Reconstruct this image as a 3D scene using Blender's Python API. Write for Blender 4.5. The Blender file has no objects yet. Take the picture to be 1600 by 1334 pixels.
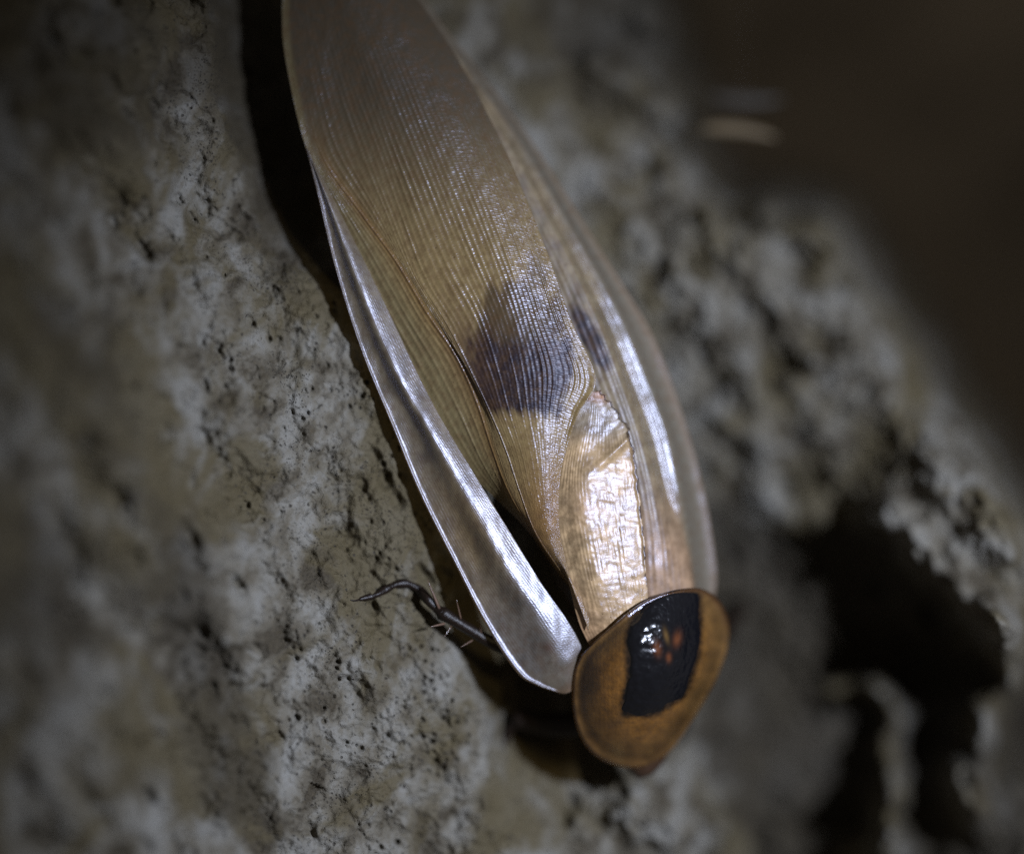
import bpy, math, random
import numpy as np
from mathutils import Matrix, Vector

# ------------------------------------------------------------------ camera, world, light, exposure
# Real metres. Modelling is done in millimetres on the focus plane (80 mm wide), h = mm towards the lens.
MM = 0.001
D = 222.2
scene = bpy.context.scene
COL = scene.collection

cam_d = bpy.data.cameras.new('camera')
cam = bpy.data.objects.new('camera', cam_d)
COL.objects.link(cam)
cam.location = (0, -D * MM, 0)
cam.rotation_euler = (math.radians(90), 0, 0)
cam_d.lens = 100
cam_d.sensor_width = 36
cam_d.sensor_fit = 'HORIZONTAL'
cam_d.clip_start = 0.005
cam_d.clip_end = 5
cam_d.dof.use_dof = True
cam_d.dof.focus_distance = (D + 0.9) * MM
cam_d.dof.aperture_fstop = 4.6
scene.camera = cam

world = bpy.data.worlds.new('World')
scene.world = world
world.use_nodes = True
bg = world.node_tree.nodes['Background']
bg.inputs['Color'].default_value = (0.60, 0.54, 0.45, 1)
bg.inputs['Strength'].default_value = 0.155

def px(x, y, h=0.0):
    """photograph pixel + height (mm towards lens) -> metres"""
    k = (D - h) / D
    return np.stack(np.broadcast_arrays((np.asarray(x, float) - 800) / 20 * k * MM,
                                        -np.asarray(h, float) * MM,
                                        (667 - np.asarray(y, float)) / 20 * k * MM), -1)

# the torch: one small cool LED held to the right, a little above the lens
torch_d = bpy.data.lights.new('torch', 'SPOT')
torch = bpy.data.objects.new('torch', torch_d)
COL.objects.link(torch)
torch_target = Vector(px(1000, 900, -6))
torch.location = torch_target + Vector((0.122, -0.188, 0.046))
torch.rotation_euler = (torch_target - torch.location).to_track_quat('-Z', 'Y').to_euler()
torch_d.energy = 5.0
torch_d.color = (0.72, 0.80, 1.0)
torch_d.spot_size = math.radians(34)
torch_d.spot_blend = 1.0
torch_d.shadow_soft_size = 0.006

scene.view_settings.view_transform = 'Standard'
scene.view_settings.look = 'None'
scene.view_settings.exposure = 0.0
scene.view_settings.gamma = 1.0
scene.view_settings.use_curve_mapping = False
scene.render.engine = 'CYCLES'
scene.cycles.use_denoising = False
scene.cycles.max_bounces = 8
scene.cycles.transparent_max_bounces = 12
scene.cycles.sample_clamp_indirect = 2.0

rng = np.random.default_rng(7)

# ------------------------------------------------------------------ numeric helpers
def tps(pts):
    pts = np.array(pts, float)
    X = pts[:, :2] / 400.0
    n = len(X)
    r2 = ((X[:, None] - X[None]) ** 2).sum(-1)
    K = 0.5 * r2 * np.log(r2 + 1e-12) + np.eye(n) * 1e-4
    Pm = np.c_[np.ones(n), X]
    A = np.zeros((n + 3, n + 3))
    A[:n, :n] = K; A[:n, n:] = Pm; A[n:, :n] = Pm.T
    w = np.linalg.solve(A, np.r_[pts[:, 2], 0, 0, 0])
    def f(x, y):
        x = np.asarray(x, float) / 400; y = np.asarray(y, float) / 400
        out = w[n] + w[n + 1] * x + w[n + 2] * y
        for i in range(n):
            r = (x - X[i, 0]) ** 2 + (y - X[i, 1]) ** 2
            out = out + w[i] * 0.5 * r * np.log(r + 1e-12)
        return out
    return f

_perm = rng.permutation(256)
_perm = np.r_[_perm, _perm, _perm]
_ga = rng.uniform(0, 2 * math.pi, 256)
def perlin(x, y):
    xi = np.floor(x).astype(int); yi = np.floor(y).astype(int)
    xf = x - xi; yf = y - yi
    u = xf * xf * xf * (xf * (xf * 6 - 15) + 10); v = yf * yf * yf * (yf * (yf * 6 - 15) + 10)
    def g(ix, iy, dx, dy):
        a = _ga[_perm[_perm[ix & 255] + (iy & 255)]]
        return np.cos(a) * dx + np.sin(a) * dy
    a = g(xi, yi, xf, yf); b = g(xi + 1, yi, xf - 1, yf)
    c = g(xi, yi + 1, xf, yf - 1); d = g(xi + 1, yi + 1, xf - 1, yf - 1)
    return (a + u * (b - a)) * (1 - v) + (c + u * (d - c)) * v
def fbm(x, y, o=4, gain=0.5):
    s = 0; a = 1
    for i in range(o):
        s = s + a * perlin(x * 2 ** i + 13.7 * i, y * 2 ** i + 7.1 * i); a *= gain
    return s
def worley(x, y):
    """distance to the nearest jittered cell point, and that cell's random value"""
    xi = np.floor(x).astype(int); yi = np.floor(y).astype(int)
    best = np.full(x.shape, 9.0); val = np.zeros(x.shape)
    for dx in (-1, 0, 1):
        for dy in (-1, 0, 1):
            cx = xi + dx; cy = yi + dy
            hsh = _perm[_perm[cx & 255] + (cy & 255)]
            jx = _perm[hsh + 17] / 256.0; jy = _perm[hsh + 91] / 256.0
            d = np.hypot(cx + jx - x, cy + jy - y)
            m = d < best
            best = np.where(m, d, best); val = np.where(m, _perm[hsh + 53] / 256.0, val)
    return best, val
def sstep(a, b, x):
    t = np.clip((x - a) / (b - a), 0, 1)
    return t * t * (3 - 2 * t)
def seg_dist(x, y, p, q):
    dx, dy = q[0] - p[0], q[1] - p[1]
    t = np.clip(((x - p[0]) * dx + (y - p[1]) * dy) / (dx * dx + dy * dy + 1e-9), 0, 1)
    return np.hypot(x - p[0] - t * dx, y - p[1] - t * dy), t
def poly_sd(x, y, poly):
    """signed distance in pixels, negative inside"""
    best = np.full(np.shape(x), 1e9); ins = np.zeros(np.shape(x), bool)
    n = len(poly)
    for i in range(n):
        p, q = poly[i], poly[(i + 1) % n]
        best = np.minimum(best, seg_dist(x, y, p, q)[0])
        c = ((p[1] > y) != (q[1] > y))
        ins ^= c & (x < (q[0] - p[0]) * (y - p[1]) / ((q[1] - p[1]) if q[1] != p[1] else 1e-9) + p[0])
    return np.where(ins, -best, best)
def cr(C, n, axis):
    """Catmull-Rom resampling of control points along an axis"""
    C = np.moveaxis(np.asarray(C, float), axis, 0)
    m = len(C)
    E = np.concatenate([2 * C[:1] - C[1:2], C, 2 * C[-1:] - C[-2:-1]])
    t = np.linspace(0, m - 1, n); i = np.minimum(t.astype(int), m - 2); f = (t - i).reshape((-1,) + (1,) * (C.ndim - 1))
    p0, p1, p2, p3 = E[i], E[i + 1], E[i + 2], E[i + 3]
    out = 0.5 * (2 * p1 + (p2 - p0) * f + (2 * p0 - 5 * p1 + 4 * p2 - p3) * f ** 2 + (3 * p1 - p0 - 3 * p2 + p3) * f ** 3)
    return np.moveaxis(out, 0, axis)
def gauss(x, y, cx, cy, sx, sy, ang=0):
    c, s = math.cos(ang), math.sin(ang)
    u = (x - cx) * c + (y - cy) * s; v = -(x - cx) * s + (y - cy) * c
    return np.exp(-0.5 * ((u / sx) ** 2 + (v / sy) ** 2))

# ------------------------------------------------------------------ mesh helpers
def mesh_obj(name, co, faces, mat, parent=None, attrs=None, uv=None, smooth=True):
    me = bpy.data.meshes.new(name)
    co = np.asarray(co, np.float32).reshape(-1, 3)
    faces = np.asarray(faces, np.int32)
    nf, k = faces.shape
    me.vertices.add(len(co)); me.vertices.foreach_set('co', co.ravel())
    me.loops.add(nf * k); me.loops.foreach_set('vertex_index', faces.ravel())
    me.polygons.add(nf); me.polygons.foreach_set('loop_start', np.arange(nf, dtype=np.int32) * k)
    me.update(calc_edges=True)
    me.polygons.foreach_set('use_smooth', np.full(nf, smooth))
    for an, av in (attrs or {}).items():
        av = np.asarray(av, np.float32).reshape(len(co), -1)
        if av.shape[1] == 1:
            a = me.attributes.new(an, 'FLOAT', 'POINT'); a.data.foreach_set('value', av.ravel())
        else:
            a = me.attributes.new(an, 'FLOAT_COLOR', 'POINT')
            a.data.foreach_set('color', np.c_[av, np.ones(len(co), np.float32)].ravel())
    if uv is not None:
        l = me.uv_layers.new(name='UVMap')
        l.data.foreach_set('uv', np.asarray(uv, np.float32).reshape(-1, 2)[faces.ravel()].ravel())
    me.materials.append(mat)
    o = bpy.data.objects.new(name, me)
    COL.objects.link(o)
    if parent is not None:
        o.parent = parent
        o.matrix_parent_inverse = Matrix.Translation(-world_loc(parent))
    return o
def world_loc(o):
    v = Vector(o.location)
    return v if o.type == 'EMPTY' else Vector((0, 0, 0))
def grid_faces(n, m, keep=None):
    i, j = np.meshgrid(np.arange(n - 1), np.arange(m - 1), indexing='ij')
    a = i * m + j
    f = np.stack([a, a + 1, a + m + 1, a + m], -1).reshape(-1, 4)
    return f if keep is None else f[keep.ravel()]
def ring_faces(n, m):
    i, j = np.meshgrid(np.arange(n - 1), np.arange(m), indexing='ij')
    k_ = (j + 1) % m
    return np.stack([i * m + j, i * m + k_, (i + 1) * m + k_, (i + 1) * m + j], -1).reshape(-1, 4)
def solid(o, t_mm, mat_off=0):
    md = o.modifiers.new('thickness', 'SOLIDIFY'); md.thickness = t_mm * MM; md.offset = -1
    return o
def orient(o, faces_up=True):
    """make face normals look at the lens (-Y) on average"""
    me = o.data
    n = np.zeros(len(me.polygons) * 3, np.float32); me.polygons.foreach_get('normal', n)
    if n.reshape(-1, 3)[:, 1].mean() > 0:
        me.flip_normals()
    return o
def tube(path, radii, ns=10, sub=6):
    """tapered tube through 3-D points (mm-space metres), closed ends"""
    P = cr(np.array(path, float), (len(path) - 1) * sub + 1, 0)
    R = cr(np.array(radii, float)[:, None], len(P), 0)[:, 0]
    R = np.maximum(R, 1e-6)
    T = np.gradient(P, axis=0); T /= np.linalg.norm(T, axis=1)[:, None] + 1e-12
    up = np.array([0.13, -1.0, 0.21])
    A = np.cross(T, up); A /= np.linalg.norm(A, axis=1)[:, None] + 1e-12
    B = np.cross(T, A)
    ang = np.linspace(0, 2 * math.pi, ns, endpoint=False)
    ring = P[:, None] + R[:, None, None] * (np.cos(ang)[None, :, None] * A[:, None] + np.sin(ang)[None, :, None] * B[:, None])
    n = len(P)
    co = np.concatenate([ring.reshape(-1, 3), P[:1] - T[:1] * R[0] * .6, P[-1:] + T[-1:] * R[-1] * .6])
    f = []
    for i in range(n - 1):
        for j in range(ns):
            k = (j + 1) % ns
            f.append((i * ns + j, i * ns + k, (i + 1) * ns + k, (i + 1) * ns + j))
    for j in range(ns):
        k = (j + 1) % ns
        f.append((n * ns, k, j, j)); f.append((n * ns + 1, (n - 1) * ns + j, (n - 1) * ns + k, (n - 1) * ns + k))
    q = [x for x in f if x[2] != x[3]]; t = [x[:3] for x in f if x[2] == x[3]]
    return co, q, t
def tube_obj(name, path, radii, mat, parent=None, ns=10, sub=6):
    co, q, t = tube(path, radii, ns, sub)
    me = bpy.data.meshes.new(name)
    me.from_pydata([tuple(c) for c in co], [], [tuple(a) for a in q] + [tuple(a) for a in t])
    me.polygons.foreach_set('use_smooth', [True] * len(me.polygons)); me.update()
    me.materials.append(mat)
    o = bpy.data.objects.new(name, me); COL.objects.link(o)
    if parent is not None:
        o.parent = parent; o.matrix_parent_inverse = Matrix.Translation(-world_loc(parent))
    return o

# ------------------------------------------------------------------ material helpers
class NT:
    def __init__(s, name):
        s.m = bpy.data.materials.new(name); s.m.use_nodes = True
        s.t = s.m.node_tree; s.t.nodes.clear()
        s.out = s.t.nodes.new('ShaderNodeOutputMaterial')
    def n(s, typ, **kw):
        nd = s.t.nodes.new('ShaderNode' + typ)
        for k, v in kw.items():
            if k in nd.inputs.keys():
                s.set(nd.inputs[k], v)
            else:
                setattr(nd, k, v)
        return nd
    def set(s, sock, v):
        if isinstance(v, bpy.types.NodeSocket): s.t.links.new(v, sock)
        else: sock.default_value = v
    def math(s, op, a, b=0.0, c=0.0):
        nd = s.t.nodes.new('ShaderNodeMath'); nd.operation = op
        for i, v in enumerate((a, b, c)): s.set(nd.inputs[i], v)
        return nd.outputs[0]
    def mix(s, f, a, b, mode='MIX'):
        nd = s.t.nodes.new('ShaderNodeMix'); nd.data_type = 'RGBA'; nd.blend_type = mode
        s.set(nd.inputs[0], f); s.set(nd.inputs[6], a); s.set(nd.inputs[7], b)
        return nd.outputs[2]
    def ramp(s, f, stops):
        nd = s.t.nodes.new('ShaderNodeValToRGB'); s.t.links.new(f, nd.inputs[0])
        e = nd.color_ramp.elements
        while len(e) < len(stops): e.new(0.5)
        for el, (p, c) in zip(e, stops):
            el.position = p; el.color = c if isinstance(c, tuple) else (c, c, c, 1)
        return nd.outputs[0]
    def noise(s, vec, scale, detail=4, rough=0.55, dist=0.0):
        nd = s.n('TexNoise', Scale=scale, Detail=detail, Roughness=rough, Distortion=dist)
        s.t.links.new(vec, nd.inputs['Vector']); return nd.outputs[0]
    def voronoi(s, vec, scale, out=0, feature='F1', rnd=1.0):
        nd = s.n('TexVoronoi', Scale=scale, Randomness=rnd); nd.feature = feature
        s.t.links.new(vec, nd.inputs['Vector']); return nd.outputs[out]
    def coords_mm(s):
        tc = s.n('TexCoord'); mp = s.n('Mapping'); mp.inputs['Scale'].default_value = (1000, 1000, 1000)
        s.t.links.new(tc.outputs['Object'], mp.inputs['Vector']); return mp.outputs[0]
    def uv(s, sx=1, sy=1):
        tc = s.n('TexCoord'); mp = s.n('Mapping'); mp.inputs['Scale'].default_value = (sx, sy, 1)
        s.t.links.new(tc.outputs['UV'], mp.inputs['Vector']); return mp.outputs[0]
    def attr(s, name, fac=False):
        nd = s.n('Attribute'); nd.attribute_name = name
        return nd.outputs['Fac' if fac else 'Color']
    def bump(s, h, dist_mm, strength=1.0, normal=None):
        nd = s.n('Bump', Strength=strength, Distance=dist_mm * MM); s.set(nd.inputs['Height'], h)
        if normal is not None: s.set(nd.inputs['Normal'], normal)
        return nd.outputs[0]
    def finish(s, sh):
        s.t.links.new(sh, s.out.inputs['Surface']); return s.m

def rock_material():
    k = NT('pale_pitted_rock'); v = k.coords_mm()
    m1 = k.n('Mapping'); m1.inputs['Rotation'].default_value = (0, math.radians(-32), 0); k.t.links.new(v, m1.inputs['Vector'])
    m2 = k.n('Mapping'); m2.inputs['Scale'].default_value = (1.0, 0.8, 0.72); k.t.links.new(m1.outputs[0], m2.inputs['Vector'])
    g = m2.outputs[0]
    big = k.noise(g, 0.13, 4, 0.6, 0.6)
    med = k.noise(g, 0.36, 5, 0.52, 0.3)
    fine = k.noise(v, 2.6, 6, 0.68)
    c = k.ramp(med, [(0.36, (0.036, 0.028, 0.016, 1)), (0.46, (0.092, 0.080, 0.058, 1)), (0.56, (0.135, 0.125, 0.103, 1)), (0.78, (0.180, 0.174, 0.156, 1))])
    st = k.ramp(big, [(0.46, 0.0), (0.57, 1.0)])
    c = k.mix(k.math('MULTIPLY', st, 0.88), c, (0.060, 0.046, 0.020, 1))
    c = k.mix(k.ramp(fine, [(0.32, 0.4), (0.5, 0.0)]), c, (0.09, 0.07, 0.04, 1))
    c = k.mix(k.math('MULTIPLY', k.attr('shade_stain', True), 0.97), c, (0.022, 0.0165, 0.0085, 1))  # painted shade and brown blotches share this dark tone
    # peppery black specks of dirt and algae, thicker in patches
    d1 = k.voronoi(v, 1.55); d2 = k.voronoi(v, 3.4)
    patch = k.ramp(k.noise(v, 0.22, 3), [(0.45, 0.0), (0.62, 1.0)])
    s1 = k.math('MULTIPLY', k.ramp(d1, [(0.13, 1.0), (0.24, 0.0)]), k.ramp(k.noise(v, 0.7, 2), [(0.48, 0.0), (0.56, 1.0)]))
    s2 = k.math('MULTIPLY', k.ramp(d2, [(0.15, 1.0), (0.30, 0.0)]), patch)
    sp = k.math('MAXIMUM', k.math('MULTIPLY', s1, 0.85), k.math('MULTIPLY', s2, 0.8))
    c = k.mix(sp, c, (0.022, 0.018, 0.013, 1))
    hgt = k.math('ADD', k.math('MULTIPLY', fine, 0.5), k.math('ADD', k.math('MULTIPLY', k.noise(v, 9, 3), 0.25), k.math('MULTIPLY', sp, -0.35)))
    b = k.n('BsdfPrincipled', Roughness=0.75); k.set(b.inputs['Base Color'], c); k.set(b.inputs['Normal'], k.bump(hgt, 0.30, 1.0))
    b.inputs['Specular IOR Level'].default_value = 0.3
    return k.finish(b.outputs[0])

def wing_material(name, su, sv, rough=0.34, transl=0.28, alpha=0.0, bead=0.05, coarse=0.5, spec=0.5, coat=0.5):
    """horny wing membrane: pigment attribute, fine net of cells between the veins, see-through share alpha"""
    k = NT(name); v = k.coords_mm(); uv = k.uv(su, sv)
    pig = k.attr('pigment')
    dirt = k.noise(v, 1.6, 5, 0.65)
    c = k.mix(k.ramp(dirt, [(0.36, 0.45), (0.58, 0.0)]), pig, (0.10, 0.055, 0.025, 1), 'MIX')
    speck = k.ramp(k.voronoi(v, 2.3), [(0.07, 1.0), (0.15, 0.0)])
    speck = k.math('MULTIPLY', speck, k.ramp(k.noise(v, 0.5, 3), [(0.50, 0.0), (0.60, 1.0)]))
    c = k.mix(k.math('MULTIPLY', speck, 0.8), c, (0.05, 0.025, 0.012, 1))
    cell = k.voronoi(uv, 1.0, rnd=0.55)
    grain = k.noise(v, 11, 3, 0.6)
    bn = k.bump(k.math('ADD', k.math('MULTIPLY', cell, -1.0), k.math('MULTIPLY', grain, coarse)), bead, 1.0)
    b = k.n('BsdfPrincipled', Roughness=rough)
    matte = k.attr('matte', True)
    k.set(b.inputs['Roughness'], k.math('ADD', k.math('ADD', k.math('MULTIPLY', dirt, 0.25), rough - 0.12), k.math('MULTIPLY', matte, 0.3)))
    k.set(b.inputs['Base Color'], c); k.set(b.inputs['Normal'], bn)
    b.inputs['Specular Tint'].default_value = (0.70, 0.75, 1.0, 1)
    k.set(b.inputs['Specular IOR Level'], k.math('MULTIPLY', k.math('SUBTRACT', 1.0, k.math('MULTIPLY', matte, 0.6)), spec))
    k.set(b.inputs['Coat Weight'], k.math('MULTIPLY', k.math('SUBTRACT', 1.0, matte), coat)); b.inputs['Coat Roughness'].default_value = rough - 0.05; k.set(b.inputs['Coat Normal'], bn)
    tr = k.n('BsdfTranslucent'); k.set(tr.inputs['Color'], c); k.set(tr.inputs['Normal'], bn)
    m1 = k.n('MixShader'); m1.inputs[0].default_value = transl
    k.t.links.new(b.outputs[0], m1.inputs[1]); k.t.links.new(tr.outputs[0], m1.inputs[2])
    sh = m1.outputs[0]
    if alpha > 0:
        tp = k.n('BsdfTransparent'); tp.inputs[0].default_value = (0.85, 0.72, 0.48, 1)
        gl = k.n('BsdfGlossy', Roughness=rough); k.set(gl.inputs['Normal'], bn); gl.inputs['Color'].default_value = (0.72, 0.76, 0.95, 1)
        m2 = k.n('MixShader'); k.set(m2.inputs[0], k.math('MULTIPLY', k.math('ADD', k.attr('clear', True), 1.0), alpha))
        k.t.links.new(sh, m2.inputs[1]); k.t.links.new(tp.outputs[0], m2.inputs[2]); sh = m2.outputs[0]
        m3 = k.n('MixShader'); m3.inputs[0].default_value = 0.05
        k.t.links.new(sh, m3.inputs[1]); k.t.links.new(gl.outputs[0], m3.inputs[2]); sh = m3.outputs[0]
    return k.finish(sh)

def simple(name, col, rough, bump_mm=0.0, scale=4.0, spec=0.5, var=0.3):
    k = NT(name); v = k.coords_mm()
    nz = k.noise(v, scale, 4, 0.6)
    c = k.mix(k.ramp(nz, [(0.35, var), (0.65, 0.0)]), (*col, 1), (col[0] * .35, col[1] * .35, col[2] * .35, 1))
    b = k.n('BsdfPrincipled', Roughness=rough); k.set(b.inputs['Base Color'], c)
    b.inputs['Specular IOR Level'].default_value = spec
    if bump_mm: k.set(b.inputs['Normal'], k.bump(nz, bump_mm, 1.0))
    return k.finish(b.outputs[0])

# ------------------------------------------------------------------ setting: rock and far wall
LEFT_EDGE = [(300, -400), (318, -100), (332, 0), (347, 150), (380, 290), (428, 398), (475, 440), (522, 470), (585, 520),
             (632, 620), (676, 735), (704, 805), (712, 870), (694, 940), (690, 985), (715, 1045), (745, 1105), (757, 1180), (768, 1260), (800, 1340), (840, 1500),
             (840, 1900), (-900, 1900), (-900, -400)]
RIGHT_EDGE = [(985, -400), (990, -60), (1030, 45), (1000, 95), (1052, 165), (1030, 215), (1085, 300), (1135, 345), (1210, 335), (1290, 350), (1315, 410),
              (1380, 490), (1450, 610), (1515, 720), (1585, 815), (1615, 900), (1608, 1000), (1575, 1085), (1560, 1110), (1548, 1180), (1566, 1215), (1640, 1300), (1700, 1500),
              (1700, 1900), (-900, 1900), (-900, -400)]
f_left = tps([(0, 0, 13), (0, 400, 18), (0, 700, 20), (0, 1334, 20), (200, 300, 6), (200, 700, 10.5), (200, 1000, 12), (200, 1300, 11), (310, 50, -2), (330, 200, -2.0), (300, 600, 4.5), (400, 600, -0.5), (480, 450, -3.2), (540, 560, -2.8), (600, 690, -2.8), (640, 610, -3.4), (700, 770, -3.8),
              (400, 900, 3.2), (400, 1200, 3.0), (500, 800, -1.2), (560, 935, -2.0), (640, 790, -3.0), (690, 870, -4.0), (690, 960, -4.8), (620, 1050, -2.8), (720, 1120, -4.6), (650, 1300, -4), (800, 1334, -8), (-400, 300, 20), (-400, 1600, 22)])
f_trough = tps([(330, 0, -9), (400, 150, -9.5), (430, 300, -9), (530, 470, -5.0), (620, 560, -3.7), (660, 680, -3.9), (710, 800, -4.8), (600, 400, -13), (800, 700, -13), (740, 950, -8.5), (800, 1080, -12), (820, 1150, -12),
                (790, 1250, -8.5), (880, 1334, -11), (950, 1260, -12.5), (1050, 1270, -16), (1000, 300, -18), (900, 100, -19), (1200, 500, -21), (1400, 650, -21), (1110, 800, -25), (1095, 900, -27), (1090, 1010, -28), (1200, 850, -27), (1280, 1000, -28.5), (1300, 1150, -29), (1150, 1060, -28), (1170, 1170, -28), (1220, 1290, -29),
                (1400, 800, -18), (1440, 850, -16), (1560, 950, -15), (1610, 1060, -18), (1100, 690, -23), (1000, 100, -25), (1300, 1310, -29), (1110, 1240, -24), (1440, 1150, -28), (1460, 1050, -28), (1530, 1130, -22), (1505, 1240, -22), (1600, 1320, -18), (600, -300, -14), (1000, -300, -26)])
# lumps and tubes standing proud of the rock: (x0,y0,x1,y1,radius px, height mm)
LUMPS = [(1385, 800, 1560, 985, 40, 5.5), (1440, 720, 1560, 860, 55, 3.0), (1555, 960, 1580, 1060, 30, 6), (1535, 1110, 1540, 1150, 34, 6), (1500, 1215, 1520, 1265, 44, 7),
         (1300, 1075, 1370, 1075, 22, 4.5), (1370, 1075, 1400, 1120, 22, 5), (1385, 1150, 1395, 1235, 27, 6.5), (1380, 1260, 1400, 1330, 34, 6), (1330, 1330, 1380, 1310, 26, 5),
         (1180, 420, 1260, 560, 38, 2.6), (1280, 480, 1400, 640, 42, 2.6), (1060, 420, 1180, 620, 34, 2.2), (1340, 540, 1240, 600, 26, 1.6), (1000, 30, 1025, 60, 32, 3), (930, 100, 1040, 165, 32, 3.5),
         (1200, 355, 1290, 385, 26, 3.0), (1095, 330, 1140, 400, 26, 2.2), (1180, 690, 1330, 650, 48, 2.4), (1200, 780, 1300, 830, 28, 2.0), (1040, 1130, 1080, 1190, 34, 3), (980, 1260, 1100, 1290, 60, 3),
         (590, 905, 655, 905, 0, 0)]
def rock_height(x, y):
    sd = poly_sd(x, y, LEFT_EDGE) + 9 * fbm(x / 38, y / 38, 3)
    fl, ft = f_left(x, y), f_trough(x, y)
    for (x0, y0, x1, y1, r, hh) in LUMPS:
        if r:
            d, t = seg_dist(x + 14 * perlin(x / 40, y / 40), y + 14 * perlin(x / 40 + 9, y / 40), (x0, y0), (x1, y1))
            ft = ft + hh * np.exp(-(d / r) ** 2 * 1.1)
    w = sstep(-14, 46, sd)
    h = fl * (1 - w) + ft * w
    # diagonal grain: coordinates along (u) and across (v) the streaks
    a = math.radians(58)
    wx = x + 16 * perlin(x / 130, y / 130); wy = y + 16 * perlin(x / 130 + 5, y / 130 + 9)
    u = (wx * math.cos(a) + wy * math.sin(a)); v = (-wx * math.sin(a) + wy * math.cos(a))
    right = sstep(820, 1050, x)
    near = 1 - w
    rim = np.minimum(seg_dist(x, y, (478, 232), (565, 550))[0], seg_dist(x, y, (565, 550), (757, 972))[0])
    calm = 0.35 + 0.65 * sstep(30, 130, rim - 0.5 * (x - 620) * (x > 620))
    rough = calm * (0.75 * fbm(u / 150, v / 95, 4, 0.46) + 0.38 * fbm(x / 46 + 5, y / 46, 5, 0.6))
    h = h + rough * (2.0 * near + 0.7 * w * (1 - right) + 3.8 * w * right * (1 - 0.4 * sstep(1050, 1200, x) * sstep(700, 850, y)))
    soft = fbm(u / 300 + 4, v / 150 + 7, 3)
    h = h + soft * 3.4 * near * sstep(620, 380, x + 0.2 * (y - 600))
    d, val = worley(u / 62, v / 34)
    pit = sstep(0.42, 0.05, d) * sstep(0.45, 0.9, val)
    h = h - pit * (0.7 * near + 0.3 * w + 1.4 * w * right) * (0.35 + 1.3 * sstep(-0.2, 0.4, perlin(x / 140 + 2, y / 140)))
    d, val = worley(u / 17 + 40, v / 15)
    pit = sstep(0.40, 0.05, d) * sstep(0.55, 0.95, val)
    h = h - pit * 0.45 * (0.3 + 1.5 * sstep(-0.1, 0.4, perlin(x / 110 + 12, y / 110)))
    d, val = worley(x / 11 + 70, y / 9)
    h = h - sstep(0.45, 0.05, d) * sstep(0.5, 0.9, val) * near * (0.30 * sstep(-0.25, 0.3, perlin(x / 80 + 33, y / 80)) + 0.6 * gauss(x, y, 690, 1090, 45, 80, -0.3))
    h = h + 0.20 * fbm(x / 16, y / 16, 3, 0.65)
    return h
NX, NY = 900, 760
gx, gy = np.meshgrid(np.linspace(-220, 1760, NX), np.linspace(-200, 1530, NY))
RH = rock_height(gx, gy)
sdr = poly_sd(gx, gy, RIGHT_EDGE) + 14 * fbm(gx / 60, gy / 60, 3)
drop = np.maximum(sdr + 26, 0)
RHc = RH - np.where(drop > 0, 0.0032 * drop ** 2, 0) - sstep(14, 60, sdr) * 30
keep = (sdr[:-1, :-1] < 62)
m_rock = rock_material()
# olive-brown film with shade painted into hollow, cleft and under the head, plus blotches
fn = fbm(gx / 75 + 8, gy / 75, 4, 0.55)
HOLLOW_SHADE = [(1085, 790), (1180, 820), (1300, 822), (1372, 812), (1450, 905), (1545, 1010), (1590, 1075), (1600, 1250), (1620, 1400), (1170, 1420), (1130, 1240), (1085, 1140), (1060, 1000)]
hollow_shade = sstep(22, -26, poly_sd(gx, gy, HOLLOW_SHADE) + 60 * fn)  # shade of the hollow painted into the rock colour, noisy edge
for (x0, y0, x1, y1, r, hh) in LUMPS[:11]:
    if r: hollow_shade = hollow_shade * (1 - np.exp(-(seg_dist(gx + 24 * fn, gy, (x0, y0), (x1, y1))[0] / (0.8 * r)) ** 2))
shade_stain = np.clip(gauss(gx, gy, 420, 200, 50, 250, -0.25) + 0.6 * gauss(gx, gy, 840, 1130, 70, 70) + 0.9 * gauss(gx, gy, 300, 960, 45, 130, -0.25) + 0.8 * gauss(gx, gy, 70, 930, 90, 130) + 0.7 * gauss(gx, gy, 150, 120, 160, 140) + 0.7 * gauss(gx, gy, 380, 1230, 60, 110, -0.4) + 0.7 * gauss(gx, gy, 130, 560, 60, 120, -0.4) + 0.9 * gauss(gx, gy, 930, 60, 120, 100, 0.6), 0, 1)
shade_stain = sstep(0.25, 0.75, shade_stain + 0.45 * fn) * (0.35 + 0.65 * shade_stain)
shade_stain = np.maximum(shade_stain * 0.85, hollow_shade * (0.86 + 0.14 * sstep(-0.3, 0.2, fbm(gx / 30, gy / 30, 3))))
rock = orient(mesh_obj('rock_face', px(gx, gy, RHc), grid_faces(NY, NX, keep), m_rock, None, {'shade_stain': shade_stain}))
rock['kind'] = 'structure'
rock['label'] = 'pale pitted rock with a blurred ridge and dark hollows'
def rock_at(x, y):
    i = int(np.clip((y + 200) / 1730 * (NY - 1), 0, NY - 1)); j = int(np.clip((x + 220) / 1980 * (NX - 1), 0, NX - 1))
    return float(RHc[i, j])

bx, by = np.meshgrid(np.linspace(-1700, 3600, 120), np.linspace(-1700, 3000, 100))
bh = -105 + 16 * fbm(bx / 600, by / 600, 4)
wall = orient(mesh_obj('background_wall', px(bx, by, bh), grid_faces(100, 120), simple('dark_earth', (0.30, 0.255, 0.205), 0.9, 0, 0.06, 0.2, 0.75)))
wall['kind'] = 'structure'
wall['label'] = 'dark brown earthen back wall far out of focus'

# ------------------------------------------------------------------ cockroach
roach = bpy.data.objects.new('cockroach', None)
COL.objects.link(roach)
roach.location = Vector(px(860, 720, -12.5))
roach.empty_display_size = 0.01
roach['label'] = 'large brown cockroach with veined wings resting head down on the pale rock'
roach['category'] = 'cockroach'

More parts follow.
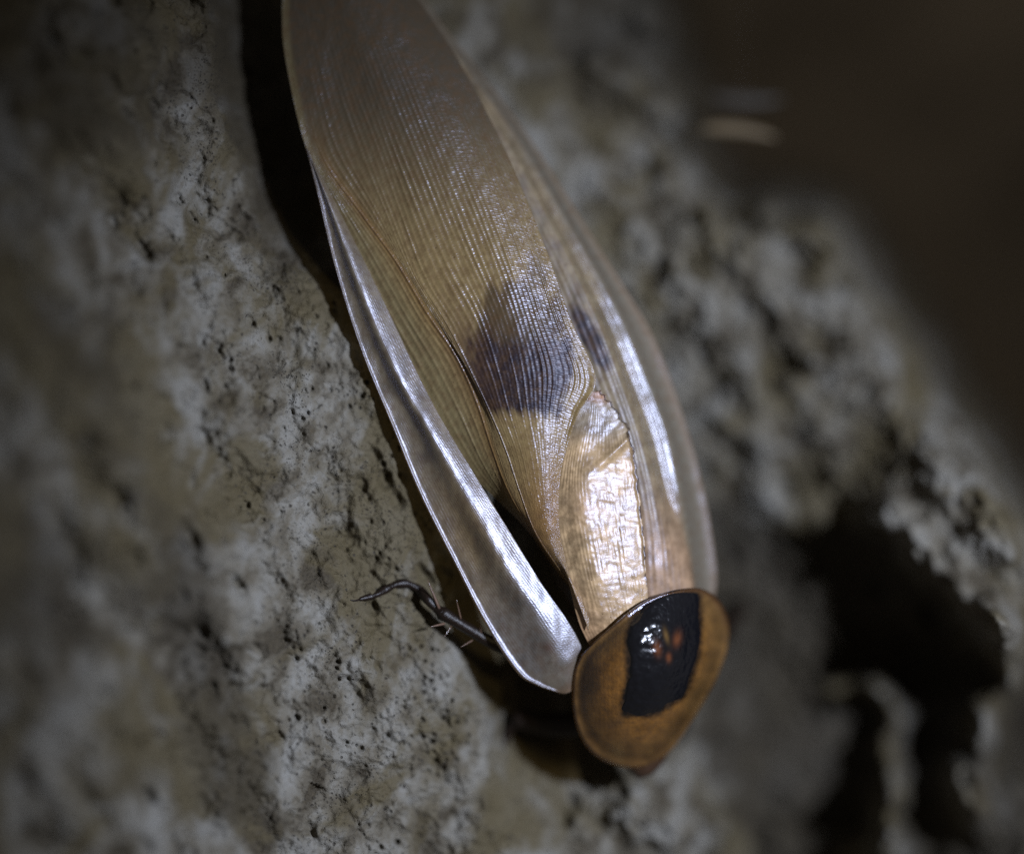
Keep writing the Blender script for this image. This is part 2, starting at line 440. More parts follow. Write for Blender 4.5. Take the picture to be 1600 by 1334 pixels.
# --- main field of the upper forewing (rows base -> tip, columns costal -> inner edge)
A = [
 [(915, 950), (917, 948), (919, 946), (922, 952), (921, 965), (919, 984)],
 [(868, 890), (870, 888), (873, 886), (883, 893), (890, 905), (896, 918)],
 [(824, 829), (829, 826), (836, 830), (851, 834), (865, 838), (877, 846)],
 [(784, 788), (797, 773), (812, 768), (832, 770), (854, 775), (873, 785)],
 [(739, 743), (771, 708), (790, 702), (818, 706), (850, 712), (880, 722)],
 [(688, 668), (745, 628), (765, 642), (800, 645), (845, 645), (903, 648)],
 [(645, 590), (713, 558), (738, 585), (785, 580), (842, 575), (931, 592)],
 [(592, 490), (668, 490), (700, 510), (760, 500), (820, 495), (893, 502)],
 [(548, 400), (620, 410), (652, 430), (720, 415), (790, 405), (860, 408)],
 [(510, 312), (568, 338), (610, 322), (675, 310), (750, 300), (818, 300)],
 [(477, 228), (505, 245), (570, 215), (630, 200), (700, 185), (775, 205)],
 [(455, 140), (478, 140), (535, 115), (590, 95), (655, 85), (722, 105)],
 [(441, 45), (462, 40), (510, 15), (555, 0), (605, -5), (668, 20)],
 [(449, -60), (466, -60), (500, -70), (535, -75), (570, -75), (610, -60)],
 [(490, -150), (500, -152), (515, -156), (530, -158), (545, -156), (560, -148)],
]
AH = [
 [-3.0, -2.3, -1.9, -1.6, -1.4, -1.3],
 [-2.8, -1.7, -1.2, -0.9, -0.85, -0.95],
 [-2.8, -1.4, -0.85, -0.5, -0.45, -0.7],
 [-2.8, -1.2, -0.6, -0.2, -0.15, -0.6],
 [-2.6, -1.1, -0.5, -0.05, 0.0, -0.6],
 [-2.3, -1.05, -0.45, 0.0, 0.05, -0.6],
 [-2.25, -1.05, -0.55, -0.1, 0.0, -0.8],
 [-2.4, -1.25, -0.8, -0.35, -0.25, -1.15],
 [-2.6, -1.7, -1.3, -0.85, -0.8, -1.75],
 [-2.8, -2.3, -1.9, -1.5, -1.65, -2.75],
 [-2.9, -2.8, -2.5, -2.2, -2.6, -3.9],
 [-3.5, -3.3, -3.3, -3.1, -3.7, -4.9],
 [-4.2, -4.1, -4.1, -4.1, -4.7, -5.8],
 [-5.1, -5.0, -5.0, -5.1, -5.5, -6.3],
 [-6.1, -6.1, -6.1, -6.2, -6.3, -6.5],
]
NR, NC = 520, 330
ctrl = np.concatenate([np.array(A, float), np.array(AH, float)[..., None]], -1)
G = cr(cr(ctrl, NR, 0), NC, 1)
ax, ay, ah = G[..., 0].copy(), G[..., 1].copy(), G[..., 2].copy()
tcol = np.linspace(0, 5, NC)[None, :].repeat(NR, 0)
srow = np.linspace(0, 14, NR)[:, None].repeat(NC, 1)
# longitudinal veins; spacing per column interval chosen to match the wing
dens = np.interp(tcol, [0, 1, 1.01, 2, 2.01, 3, 4, 5], [8, 8, 7.5, 7.5, 7, 7.8, 9.2, 11])
vc = np.cumsum(dens * (5 / (NC - 1)), axis=1)
vw = vc + 0.35 * perlin(vc * 0.25 + 9, srow * 0.25) + 0.20 * perlin(vc * 0.8 + 3, srow * 0.9)
ridge = (0.5 + 0.5 * np.cos(2 * math.pi * vw)) ** 1.5
vi = np.floor(vw + 0.5).astype(int)
vr = rng.uniform(0, 1, 200)[np.clip(vi, 0, 199)]
amp_i = (0.15 + 0.85 * vr) * np.where(vi % 2 == 1, sstep(3.0 + 4 * vr, 4.5 + 4 * vr, srow), 1.0)
local = np.hypot(np.gradient(ax, axis=1), np.gradient(ay, axis=1)) / np.gradient(vc, axis=1)   # px per vein
amp = np.clip(local / 8.5, 0.1, 1.25) * (1 + 0.25 * gauss(ax, ay, 810, 580, 90, 90)) * 0.052 * sstep(12.6, 9.0, srow) * (0.55 + 0.8 * sstep(-0.3, 0.5, perlin(vc * 0.35 + 20, srow * 0.8)))
ah += ridge * amp * (0.2 + 0.8 * amp_i)
ah += 0.05 * np.exp(-((tcol - 1.0) / 0.06) ** 2) * sstep(10.5, 8.5, srow)     # strong radial vein
ah += 0.07 * np.exp(-((tcol - 2.0) / 0.035) ** 2) * sstep(9, 6, srow)
# the membrane between wing fold and radial vein hollows; soft puckers elsewhere
ah += 0.10 * fbm(ax / 70, ay / 110, 3) + 0.03 * fbm(ax / 16, ay / 22, 2)
ah += 0.22 * np.exp(-((tcol - 5) / 0.10) ** 2) * gauss(ax, ay, 905, 640, 40, 40)   # lifted lip at the fold tip
length = np.cumsum(np.hypot(np.gradient(ax, axis=0), np.gradient(ay, axis=0)), axis=0) / 20
def lerp(a, b, w): return a + (np.asarray(b) - a) * np.asarray(w)[..., None]
base = np.zeros(ax.shape + (3,)) + np.array([0.33, 0.232, 0.098])
base = lerp(base, [0.098, 0.076, 0.047], sstep(460, 120, ay))                       # greyer towards the tip
base = lerp(base, [0.27, 0.155, 0.05], 0.85 * np.exp(-((tcol - 1.0) / 0.16) ** 2) * sstep(10.8, 9.0, srow))   # orange radial vein
base = lerp(base, [0.24, 0.19, 0.09], 0.8 * sstep(0.85, 0.4, tcol))                # olive membrane
base = lerp(base, [0.31, 0.165, 0.055], 0.85 * gauss(ax, ay, 850, 815, 34, 75, 0.15))   # golden patch by the claval line
base = lerp(base, [0.34, 0.19, 0.09], 0.5 * gauss(ax, ay, 900, 930, 22, 40))
sn = fbm(ax / 26, ay / 55, 4, 0.6)
spot = sstep(-0.30, 0.35, 1.0 - ((ax - 808 - 0.25 * (600 - ay) * 0.3) / 86) ** 2 - ((ay - 565) / 132) ** 2 + 0.55 * sn)
spot *= sstep(656, 632, ay + 16 * perlin(vc * 0.9, ay / 60) - 0.10 * np.abs(ax - 800)) * sstep(1.62, 2.25, tcol + 0.25 * perlin(ax / 14, ay / 40))
spot *= 0.62 + 0.38 * sstep(480, 570, ay + 20 * sn)
spot = np.maximum(spot, 0.72 * gauss(ax, ay, 862, 480, 40, 66, -0.5) * sstep(5.0, 4.7, tcol) * sstep(-0.5, 0.2, sn))
base = lerp(base, [0.018, 0.009, 0.010], np.clip(spot * 1.1, 0, 1) * 0.98)
base = lerp(base, [0.10, 0.055, 0.035], 0.55 * gauss(ax, ay, 735, 560, 22, 60, -0.35))
m_wing = wing_material('horny_wing', 1.0, 5.5, 0.31, 0.28, 0.0, 0.030, 0.35, 0.55, 0.25)
uvA = np.stack([vc * 1.0, length], -1)
forewing = solid(orient(mesh_obj('forewing', px(ax, ay, ah), grid_faces(NR, NC), m_wing, roach, {'matte': 0.45 * np.clip(spot, 0, 1) * sstep(480, 560, ay), 'pigment': base * (0.62 + 0.16 * ridge * sstep(12.4, 8.5, srow))[..., None]}, uvA)), 0.07)
forewing['label'] = 'upper wing with fanned veins and dark blotch'

# --- costal field: the silvery see-through flange along the wing's outer margin
F = [
 [(876, 1083, -3.1), (884, 1083, -3.05), (894, 1078, -3.1), (903, 1066, -3.4)],
 [(838, 1070, -2.75), (860, 1061, -2.45), (886, 1050, -2.3), (908, 1040, -2.8)],
 [(806, 1048, -2.5), (842, 1032, -2.1), (873.9, 1023.6, -1.65), (909, 1012, -2.38)],
 [(757, 972, -2.2), (800, 968, -1.8), (837.8, 961.3, -1.05), (886, 968, -1.78)],
 [(706, 872, -2), (748, 878, -1.6), (788.3, 884.7, -0.65), (846, 911, -1.48)],
 [(655, 770, -1.9), (698, 780, -1.6), (738.3, 795.1, -0.6), (790, 820, -1.33)],
 [(610, 660, -1.8), (648, 672, -1.6), (686.6, 700.6, -0.65), (738, 735, -1.38)],
 [(565, 550, -1.8), (592, 562, -1.6), (620.6, 582.2, -0.8), (672, 622, -1.63)],
 [(525, 425, -1.9), (542, 432, -1.75), (562.2, 443.8, -1.15), (604, 480, -1.93)],
 [(497, 310, -2.2), (507, 315, -2.1), (516.2, 320.9, -1.7), (538, 345, -2.28)],
 [(478, 232, -2.6), (479, 233, -2.6), (481, 236, -2.6), (483, 240, -2.7)],
]
NFr, NFc = 420, 110
G = cr(cr(np.array(F, float), NFr, 0), NFc, 1)
fx, fy, fh = G[..., 0], G[..., 1], G[..., 2].copy()
tt = np.linspace(0, 1, NFc)[None, :].repeat(NFr, 0); ss = np.linspace(0, 1, NFr)[:, None].repeat(NFc, 1)
ker = np.hanning(27); ker /= ker.sum()
fp = np.pad(fh, ((0, 0), (13, 13)), mode='reflect', reflect_type='odd')
fh = np.stack([np.convolve(r_, ker, 'valid') for r_ in fp])
wmm = np.hypot(fx[:, -1] - fx[:, 0], fy[:, -1] - fy[:, 0])[:, None] / 20 * tt          # mm from the rim
rimw = sstep(0.0, 0.06, ss) * sstep(1.0, 0.9, ss)
fh += 0.24 * np.exp(-((wmm - 0.12) / 0.22) ** 2) * rimw - 0.10 * np.exp(-((wmm - 0.0) / 0.10) ** 2)
fh += 0.15 * fbm(fx / 50, fy / 110, 3) + 0.005 * np.cos(2 * math.pi * (tt * 26 + ss * 14 + perlin(tt * 4, ss * 9))) * sstep(0.05, 0.3, ss)
fb = np.zeros(fx.shape + (3,)) + np.array([0.22, 0.18, 0.115])
fb = lerp(fb, [0.24, 0.16, 0.06], 0.7 * gauss(fx, fy, 735, 830, 40, 70, -0.4))
fb = lerp(fb, [0.15, 0.135, 0.12], 0.7 * gauss(fx, fy, 835, 990, 70, 60))
fb = lerp(fb, [0.34, 0.20, 0.08], np.exp(-(wmm / 0.10) ** 2))                # amber rim
fb = lerp(fb, [0.26, 0.15, 0.06], 0.7 * sstep(0.06, 0.0, ss))
fb = lerp(fb, [0.10, 0.05, 0.03], 0.8 * gauss(fx, fy, 856, 1012, 7, 6))
fb = lerp(fb, [0.07, 0.055, 0.04], 0.6 * gauss(fx, fy, 667, 715, 9, 9))
m_flange = wing_material('silvery_membrane', 30, 5.0, 0.40, 0.24, 0.36, 0.014, 0.6, 1.4, 0.9)
uvF = np.stack([tt, ss * 46], -1)
flange = solid(orient(mesh_obj('costal_field', px(fx, fy, fh), grid_faces(NFr, NFc), m_flange, forewing, {'pigment': np.clip(fb * (0.82 + 0.40 * fbm(fx / 34, fy / 48, 4, 0.6))[..., None], 0.02, 1)}, uvF)), 0.05)
flange['label'] = 'silvery see-through outer margin of the wing'

# --- clavus: the lobe with the torn inner edge
K = [
 [(928, 1022, -2.2), (955, 1002, -1.7), (985, 982, -1.7), (1014, 962, -2.2)],
 [(905, 975, -1.7), (945, 962, -1), (980, 945, -1.25), (1012, 925, -1.85)],
 [(892, 925, -1.4), (933, 920, -0.65), (973, 908, -1.05), (1010, 895, -1.75)],
 [(878, 865, -1.3), (920, 862, -0.55), (965, 855, -1.1), (1007, 845, -1.8)],
 [(867, 800, -1.25), (910, 798, -0.55), (955, 796, -1.15), (1001, 792, -1.95)],
 [(871, 740, -1.35), (908, 742, -0.8), (950, 743, -1.25), (995, 738, -2)],
 [(885, 680, -1.6), (915, 686, -1.25), (950, 692, -1.4), (986, 686, -1.95)],
 [(903, 642, -1.75), (922, 644, -1.65), (945, 648, -1.75), (966, 644, -2.1)],
 [(920, 612, -1.9), (926, 612, -1.9), (932, 612, -1.95), (938, 610, -2.1)],
]
NKr, NKc = 260, 120
G = cr(cr(np.array(K, float), NKr, 0), NKc, 1)
kx, ky, kh = G[..., 0].copy(), G[..., 1].copy(), G[..., 2].copy()
tt = np.linspace(0, 1, NKc)[None, :].repeat(NKr, 0); ss = np.linspace(0, 1, NKr)[:, None].repeat(NKc, 1)
tear = (5.5 * fbm(ss * 26, ss * 0 + 2.2, 4, 0.6)) * sstep(0.80, 1.0, tt) * sstep(0.08, 0.3, ss)
kx += tear * (0.45 + 0.9 * sstep(0.5, 0.8, ss)); ky -= tear * 0.4 * sstep(0.5, 0.8, ss)
# crease from the torn corner inwards, with a lifted lip
dcr, tcr = seg_dist(kx, ky, (988, 680), (915, 748))
side = ((kx - 988) * (748 - 680) - (ky - 680) * (915 - 988))
kh += 0.42 * np.exp(-(dcr / 6) ** 2) * (1 - tcr) - 0.30 * sstep(0, 3000, -side) * sstep(0.45, 0.7, ss)
kh += 0.13 * fbm(kx / 45, ky / 60, 3) + 0.05 * fbm(kx / 14, ky / 14, 2)
kv = tt * 22
kh += 0.016 * (0.5 + 0.5 * np.cos(2 * math.pi * (kv + 0.9 * perlin(kv * 0.3, ss * 4)))) * (0.3 + 1.2 * sstep(-0.2, 0.3, perlin(tt * 5 + 8, ss * 7)))
ku, kw = 0.92 * kx + 0.39 * ky, -0.39 * kx + 0.92 * ky
kh += 0.045 * fbm(ku / 24 + 3, kw / 17, 3, 0.5) + 0.022 * fbm(kx / 34, ky / 8 + 4, 2)               # cross wrinkles
kh += 0.16 * np.exp(-((tt - 0.985) / 0.02) ** 2) * sstep(0.1, 0.4, ss)                          # curled torn edge
kb = np.zeros(kx.shape + (3,)) + np.array([0.46, 0.315, 0.165])
kb = lerp(kb, [0.34, 0.19, 0.10], 0.7 * sstep(0.35, 0.02, ss) * sstep(0.6, 0.0, tt))
kb = lerp(kb, [0.24, 0.20, 0.145], 0.85 * sstep(0.70, 0.82, ss))
kb = lerp(kb, [0.30, 0.18, 0.10], 0.55 * gauss(kx, ky, 925, 790, 26, 26))
kb = lerp(kb, [0.26, 0.12, 0.05], 0.8 * sstep(0.90, 0.97, ss))
edge = sstep(0.968, 0.992, tt + 0.012 * perlin(ss * 60, tt * 3)) * sstep(0.02, 0.3, ss)
kb = lerp(kb, [0.030, 0.016, 0.012], edge * np.where(ss > 0.55, 1.0, 0.55 + 0.45 * np.sign(perlin(ss * 40, ss * 0 + 4.4))))
m_clavus = wing_material('papery_wing', 22, 7.0, 0.38, 0.24, 0.0, 0.007, 2.2, 0.8, 0.5)
clavus = solid(orient(mesh_obj('claval_lobe', px(kx, ky, kh), grid_faces(NKr, NKc), m_clavus, forewing, {'pigment': kb * (0.98 + 0.5 * fbm(kx / 30, ky / 30, 3))[..., None]}, np.stack([tt, ss * 20], -1))), 0.06)
clavus['label'] = 'pale papery inner lobe with torn dark edge'

# --- the other forewing, underneath, rolling away to the far side
B = [
 [(985, 985, -3.4), (1040, 965, -3.65), (1078, 950, -4.6), (1090, 942, -6.6), (1102, 938, -8.6), (1116, 935, -9.28)],
 [(980, 900, -2.8), (1035, 890, -3.05), (1074, 890, -4.6), (1086, 893, -6.6), (1100, 896, -8.4), (1119, 900, -9.08)],
 [(975, 830, -2.7), (1030, 830, -2.95), (1058, 832, -4.7), (1076, 834, -6.2), (1094, 838, -8.2), (1113, 842, -8.88)],
 [(965, 760, -2.7), (1018, 760, -2.95), (1038, 760, -4.9), (1062, 762, -5.5), (1080, 765, -7.9), (1100, 770, -8.68)],
 [(950, 680, -2.7), (998, 680, -2.95), (1018.1, 680, -5.1), (1044, 682, -5.5), (1060, 686, -7.6), (1080, 692, -8.48)],
 [(915, 590, -2.7), (968, 592, -2.95), (986.1, 594, -5.1), (1012, 595, -5.5), (1028, 597, -7.4), (1050, 600, -8.28)],
 [(880, 500, -3), (935, 505, -3.25), (952.1, 508, -5.1), (977, 510, -5.5), (993, 513, -7.3), (1016, 517, -8.18)],
 [(845, 410, -3.6), (893, 415, -3.85), (907.8, 418, -5.4), (930, 420, -5.8), (944, 424, -7.4), (962, 428, -8.18)],
 [(800, 320, -4.3), (846, 325, -4.55), (859.5, 328, -5.9), (878, 332, -6.3), (890, 335, -7.6), (905, 338, -8.38)],
 [(745, 210, -5.2), (788, 218, -5.45), (800.3, 222, -6.6), (816, 226, -7), (827, 230, -8), (840, 235, -8.68)],
 [(690, 110, -6), (720, 118, -6.25), (731.1, 122, -7.2), (745, 126, -7.6), (755, 130, -8.3), (766, 134, -8.98)],
 [(620, 10, -6.9), (648, 20, -7.15), (658, 24, -7.8), (669, 28, -8.1), (678, 32, -8.6), (688, 36, -9.18)],
 [(560, -110, -7.4), (575, -100, -7.65), (582, -97, -8), (589, -94, -8.2), (596, -90, -8.5), (602, -86, -9.08)],
]
NBr, NBc = 360, 130
G = cr(cr(np.array(B, float), NBr, 0), NBc, 1)
wx, wy, wh = G[..., 0], G[..., 1], G[..., 2].copy()
tb = np.linspace(0, 5, NBc)[None, :].repeat(NBr, 0); sb = np.linspace(0, 12, NBr)[:, None].repeat(NBc, 1)
wh += 0.12 * fbm(wx / 50, wy / 70, 3) + 0.02 * np.cos(2 * math.pi * tb * 5) * sstep(3.0, 2.4, tb)
wb = np.zeros(wx.shape + (3,)) + np.array([0.25, 0.195, 0.115])
wb = lerp(wb, [0.42, 0.27, 0.16], sstep(3.8, 1.2, sb) * sstep(3.2, 2.2, tb))
wb = wb * (1 + 0.55 * fbm(wx / 26, wy / 40, 4, 0.6))[..., None]
wb = lerp(wb, [0.20, 0.175, 0.13], sstep(2.3, 3.2, tb))
wb = lerp(wb, [0.24, 0.18, 0.12], sstep(4.3, 4.8, tb))
bsp = sstep(-0.35, 0.6, 1 + 0.4 * fbm(wx / 20, wy / 20, 2) - (((wx - 922) * 0.88 + (wy - 527) * -0.47) / 17) ** 2 - (((wx - 922) * 0.47 + (wy - 527) * 0.88) / 62) ** 2)
wb = lerp(wb, [0.022, 0.013, 0.010], bsp * 0.97)
m_wingb = wing_material('lower_horny_wing', 12, 5.0, 0.32, 0.25, 0.0, 0.010, 0.5, 0.8, 0.6)
wing_b = solid(orient(mesh_obj('forewing', px(wx, wy, wh), grid_faces(NBr, NBc), m_wingb, roach, {'pigment': wb * 0.7, 'matte': sstep(2.1, 1.7, tb) * (0.75 - 0.4 * sstep(3.0, 1.0, sb))}, np.stack([tb, sb * 5], -1))), 0.07)
wing_b['label'] = 'lower wing rolling away behind, with small dark spot'

# --- pronotum shield
PO = [(908, 1022), (930, 1000), (960, 974), (985, 953), (1010, 937), (1040, 925), (1070, 919), (1098, 920), (1122, 936), (1138, 968), (1137, 1010), (1123, 1052), (1102, 1092), (1079, 1130),
      (1055, 1165), (1030, 1187), (1000, 1199), (965, 1196), (932, 1181), (908, 1153), (896, 1115), (894, 1075), (898, 1045)]
f_pro = tps([(894, 1080, -2.9), (905, 1150, -3.9), (945, 1190, -5.0), (1000, 1199, -6.0), (1060, 1166, -7.4), (1110, 1092, -8.2), (1139, 1000, -7.6), (1122, 936, -5.8), (1095, 921, -3.8), (1040, 925, -1.2), (1000, 943, -0.55), (960, 974, -0.5), (925, 1006, -1.1), (905, 1030, -2.0),
             (1010, 1030, 0.85), (985, 985, 0.75), (975, 1020, 0.75), (1050, 975, -0.5), (1075, 1020, -2.0), (1045, 1080, -1.3), (985, 1090, -0.4), (940, 1060, -0.5), (1090, 1060, -4.0), (1000, 1145, -2.9), (940, 1130, -2.4), (1060, 1110, -3.6)])
th = cr(np.array(PO + PO[:1], float), 181, 0)[:-1]
cx0, cy0 = 1018, 1052
NPr = 90
rr = np.linspace(0.004, 1, NPr) ** 0.85
pxx = cx0 + (th[None, :, 0] - cx0) * rr[:, None]; pyy = cy0 + (th[None, :, 1] - cy0) * rr[:, None]
ph = f_pro(pxx, pyy)
rg = rr[:, None].repeat(pxx.shape[1], 1)
ph = ph + 0.09 * np.exp(-((rg - 0.97) / 0.03) ** 2) - 0.25 * sstep(0.975, 1.0, rg) - 0.10 * np.exp(-((rg - 0.90) / 0.05) ** 2) + 0.05 * fbm(pxx / 30, pyy / 30, 3)
PATCH = [(986, 975), (998, 955), (1013, 941), (1036, 929), (1066, 922), (1089, 925), (1093, 950), (1093, 985), (1090, 1022), (1079, 1060), (1066, 1088), (1048, 1098), (1030, 1112), (1008, 1117), (975, 1114), (975, 1090), (983, 1060), (982, 1030), (979, 1002)]
pb = np.zeros(pxx.shape + (3,)) + np.array([0.46, 0.225, 0.050])
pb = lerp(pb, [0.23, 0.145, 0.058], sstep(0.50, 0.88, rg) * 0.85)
rg = rr[:, None].repeat(pxx.shape[1], 1)
pb = lerp(pb, [0.10, 0.06, 0.025], 0.7 * gauss(pxx, pyy, 960, 1130, 16, 9))
pb = lerp(pb, [0.13, 0.08, 0.03], 0.5 * gauss(pxx, pyy, 925, 1065, 12, 22))
psd = poly_sd(pxx, pyy, PATCH) + 3 * fbm(pxx / 9, pyy / 9, 2)
pb = lerp(pb, [0.012, 0.008, 0.006], sstep(11, 0, psd))
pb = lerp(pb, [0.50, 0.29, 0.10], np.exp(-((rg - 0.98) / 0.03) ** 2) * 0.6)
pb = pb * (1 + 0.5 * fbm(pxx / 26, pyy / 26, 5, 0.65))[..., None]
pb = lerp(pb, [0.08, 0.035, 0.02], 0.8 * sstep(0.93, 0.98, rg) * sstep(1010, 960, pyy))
m_shield = wing_material('amber_shield', 40, 40, 0.24, 0.34, 0.16, 0.024, 1.0, 0.6, 0.4)
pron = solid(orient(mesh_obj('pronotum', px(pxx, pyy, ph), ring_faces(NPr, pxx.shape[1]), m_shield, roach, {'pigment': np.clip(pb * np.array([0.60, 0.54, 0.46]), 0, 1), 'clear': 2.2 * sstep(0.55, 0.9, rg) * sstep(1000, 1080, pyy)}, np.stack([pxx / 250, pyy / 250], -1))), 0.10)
pron['label'] = 'amber shield over the head'
# black marking
k = NT('black_lacquer_marking'); v = k.coords_mm()
n1 = k.noise(v, 0.8, 3, 0.5); n2 = k.voronoi(v, 1.7)
og = k.attr('pigment')
b = k.n('BsdfPrincipled', Roughness=0.22); k.set(b.inputs['Base Color'], og); b.inputs['Specular IOR Level'].default_value = 0.45
k.set(b.inputs['Normal'], k.bump(k.math('ADD', n1, k.math('MULTIPLY', n2, -0.3)), 0.20, 1.0))
k.set(b.inputs['Roughness'], k.math('ADD', k.math('MULTIPLY', k.noise(v, 3, 3), 0.30), 0.07))
m_black = k.finish(b.outputs[0])
th = cr(np.array(PATCH + PATCH[:1], float), 141, 0)[:-1]
th = th + np.stack([5 * fbm(np.arange(140) / 7.1, np.zeros(140) + .5, 3), 5 * fbm(np.arange(140) / 7.1, np.zeros(140) + 5.5, 3)], -1)
c0 = (1030, 1025)
rr = np.linspace(0.004, 1, 60)
qx = c0[0] + (th[None, :, 0] - c0[0]) * rr[:, None]; qy = c0[1] + (th[None, :, 1] - c0[1]) * rr[:, None]
rg = rr[:, None].repeat(qx.shape[1], 1)
qh = -0.03 + f_pro(qx, qy) + 0.05 * fbm(qx / 30, qy / 30, 3) + 0.14 - 0.12 * sstep(0.9, 1.0, rg) + (0.09 * fbm(qx / 22, qy / 22, 3)) * sstep(1.0, 0.7, rg)
qb = np.zeros(qx.shape + (3,)) + np.array([0.004, 0.004, 0.005])
for (ox, oy, sx, sy, an) in [(1027, 1013, 4.2, 8, -0.2), (1041, 993, 2.6, 8, -0.25), (1058, 998, 4.4, 8, 0.2), (1045, 1027, 3, 5, 0)]:
    qb = lerp(qb, [0.085, 0.028, 0.011] if ox != 1041 else [0.08, 0.045, 0.014], 0.9 * gauss(qx, qy, ox, oy, sx, sy, an))
patch = orient(mesh_obj('pronotum_marking', px(qx, qy, qh), ring_faces(60, qx.shape[1]), m_black, pron, {'pigment': qb}))
patch['label'] = 'glossy black marking with orange flecks'

# --- body, head, legs
m_body = simple('dark_brown_cuticle', (0.035, 0.018, 0.010), 0.3, 0.03, 3.0)
m_leg = simple('black_brown_leg', (0.010, 0.006, 0.004), 0.36, 0.05, 5.0, 0.25)
body_path = [px(1018, 1120, -7.2), px(1010, 1060, -5.4), px(985, 970, -5.6), px(940, 850, -6.4), px(880, 700, -7.0), px(815, 540, -7.4), px(745, 380, -7.6), px(690, 260, -7.8), px(655, 180, -8.0)]
co, q, t = tube(body_path, np.array([1.2, 3.0, 4.0, 4.6, 4.9, 4.7, 3.9, 2.4, 0.7]) * MM, 28, 9)
co = np.asarray(co)
ctr_line = -np.asarray([p[1] for p in body_path])
yy = co[:, 1]; zz = np.interp(-co[:, 2], [-p[2] for p in body_path][::-1] if body_path[0][2] > body_path[-1][2] else [-p[2] for p in body_path][::-1], [p[1] for p in body_path][::-1])
co[:, 1] = zz + (yy - zz) * 0.55 + 0.00012 * np.sin(co[:, 2] * 1000 * 1.6)
me = bpy.data.meshes.new('body'); me.from_pydata([tuple(c) for c in co], [], [tuple(a) for a in q] + [tuple(a) for a in t])
me.polygons.foreach_set('use_smooth', [True] * len(me.polygons)); me.materials.append(m_body); me.update()
body = bpy.data.objects.new('body', me); COL.objects.link(body); body.parent = roach
body.matrix_parent_inverse = Matrix.Translation(-Vector(roach.location))
head = tube_obj('head', [px(1012, 1120, -8.2), px(1010, 1160, -8.2), px(1003, 1188, -7.6), px(1000, 1206, -7.2)], np.array([1.4, 1.9, 1.6, 1.0]) * MM, m_body, roach, 20, 8)

def leg(segs, spines=(), label=None):
    """segs: list of (polyline [(x,y,h)], radii mm); first is the leg itself, the following its segments"""
    o = None
    for n_, pts, rad in segs:
        t_ = tube_obj(n_, [px(*p) for p in pts], np.array(rad) * MM, m_leg, roach if o is None else o, 12, 6)
        if o is None: o = t_
    for p, q_, r in spines:
        tube_obj('spine', [px(*p), px(*[(a + b_) / 2 for a, b_ in zip(p, q_)]), px(*q_)], np.array([r, r * .75, r * .15]) * MM, m_spine, o, 6, 3)
    if label: o['label'] = label
    return o
m_spine = simple('brown_spine', (0.10, 0.06, 0.04), 0.22, 0, 4)
leg([('leg', [(860, 1030, -6.0), (810, 1020, -4.6), (765, 1001, -3.6), (725, 978, -2.9), (690, 957, -2.4)], [0.9, 0.7, 0.50, 0.45, 0.56]),
     ('tarsus', [(692, 958, -2.5), (680, 949, -2.6), (668, 936, -2.6), (656, 922, rock_at(656, 922) + .6), (643, 914, rock_at(643, 914) + .5), (630, 911, rock_at(630, 911) + .45), (616, 914, rock_at(616, 914) + .4),
                 (602, 921, rock_at(602, 921) + .35), (590, 928, rock_at(590, 928) + .3), (578, 932, rock_at(578, 932) + .2), (562, 936, rock_at(562, 936) + .05)], [0.55, 0.34, 0.42, 0.40, 0.27, 0.38, 0.26, 0.34, 0.23, 0.28, 0.14]),
     ('claw', [(565, 935, rock_at(565, 935) + .1), (556, 938, rock_at(556, 938) + .08), (548, 937, rock_at(548, 937))], [0.11, 0.07, 0.03])],
    [((686, 950, -2.2), (668, 906, -1.8), 0.13), ((694, 974, -2.2), (672, 979, -1.5), 0.11), ((720, 966, -2.4), (713, 936, -2.0), 0.07), ((738, 1000, -2.8), (719, 1011, -2.2), 0.07), ((752, 990, -3.0), (749, 962, -2.5), 0.06), ((705, 978, -2.6), (694, 995, -2.2), 0.06)],
    'dark spiny middle leg gripping the rock')
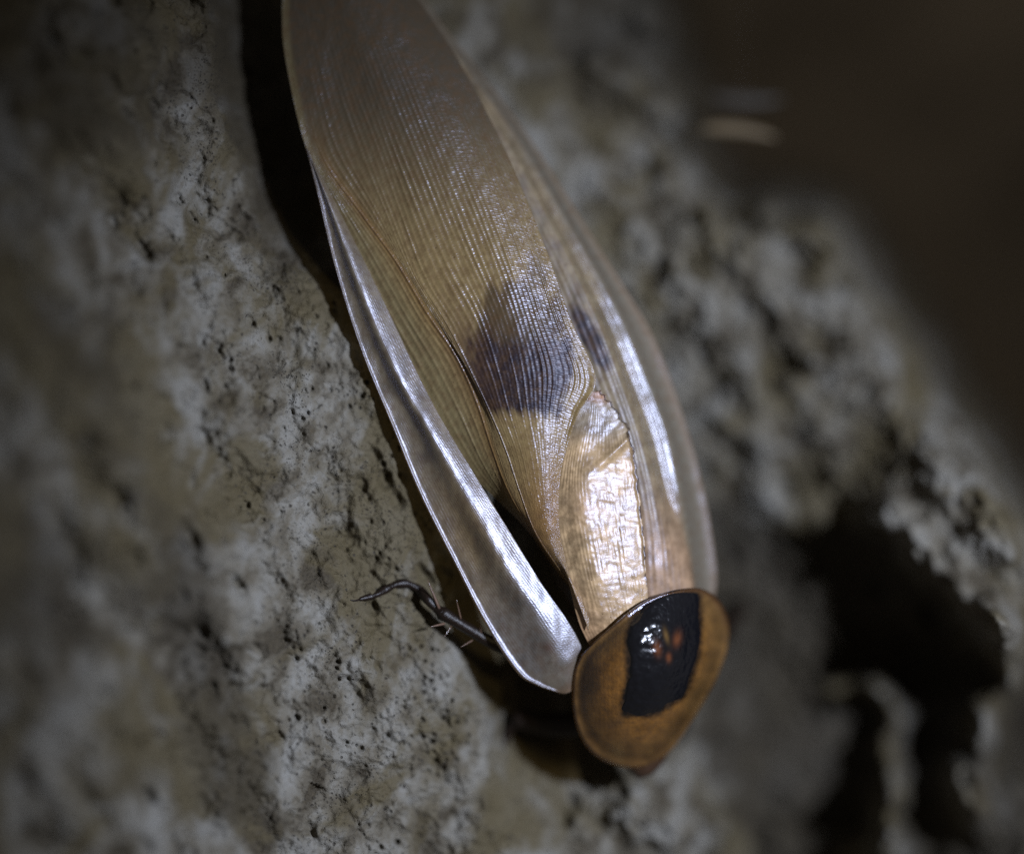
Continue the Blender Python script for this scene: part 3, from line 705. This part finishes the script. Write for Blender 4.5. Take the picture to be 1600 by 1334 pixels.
leg([('leg', [(960, 1110, -8.5), (910, 1128, -9.0), (860, 1132, -9.4), (805, 1122, -9.8)], [0.9, 1.1, 1.0, 0.75]),
     ('tarsus', [(806, 1122, -9.8), (790, 1150, -10.3), (782, 1185, -10.4)], [0.5, 0.4, 0.2])], [], 'black front leg in the shadow')
leg([('leg', [(1040, 1100, -9), (1062, 1118, -13), (1062, 1140, -18), (1058, 1160, rock_at(1058, 1160) + .4)], [0.9, 0.9, 0.6, 0.3])])
leg([('leg', [(1050, 1000, -9), (1110, 1000, -13), (1150, 960, -19), (1165, 930, rock_at(1165, 930) + .4)], [0.9, 0.9, 0.6, 0.3])])

# ------------------------------------------------------------------ small things
def tagged(o, label, cat, group=None):
    o['label'] = label; o['category'] = cat
    if group: o['group'] = group
    return o
def streak_shape(x, y, w, hgt, ang, bend, hh, col, label):
    """a curled flake shape standing in for a reflection, with an added strand of silk"""
    u, v = np.meshgrid(np.linspace(-1, 1, 30), np.linspace(-1, 1, 9))
    half = hgt * np.sqrt(np.clip(1 - u ** 2, 0, 1)) * (1 - 0.25 * u)
    X = u * w; Y = v * half + bend * u ** 2
    c, s = math.cos(ang), math.sin(ang)
    H = hh + 0.5 * (1 - v ** 2) * np.sqrt(np.clip(1 - u ** 2, 0, 1))
    m_streak = simple('tan_streak', col, 0.6, 0.1, 0.8)
    o = tagged(solid(orient(mesh_obj('reflection_streak', px(x + X * c - Y * s, y + X * s + Y * c, H), grid_faces(9, 30), m_streak)), 0.15), label, 'streak', 'stand-in streaks for reflections over the dark gap')
    tube_obj('added_strand', [px(x, y, hh + .3), px(x + 3, y - 150, hh - .5), px(x + 2, -330, hh - 1)], np.array([0.0015, 0.0015, 0.0015]) * MM, m_added_silk, o, 5, 3)  # made-up thread that the stand-in hangs from
m_added_silk = simple('added_pale_silk', (0.35, 0.33, 0.30), 0.5)
streak_shape(1155, 203, 60, 11, 0.12, 6, -21, (0.105, 0.074, 0.036), 'brighter lower tan flake shape standing in for a reflection, blurred over the dark gap')
streak_shape(1165, 158, 58, 13, 0.04, -5, -25, (0.030, 0.023, 0.014), 'dimmer upper brown flake shape standing in for a reflection, blurred over the dark gap')
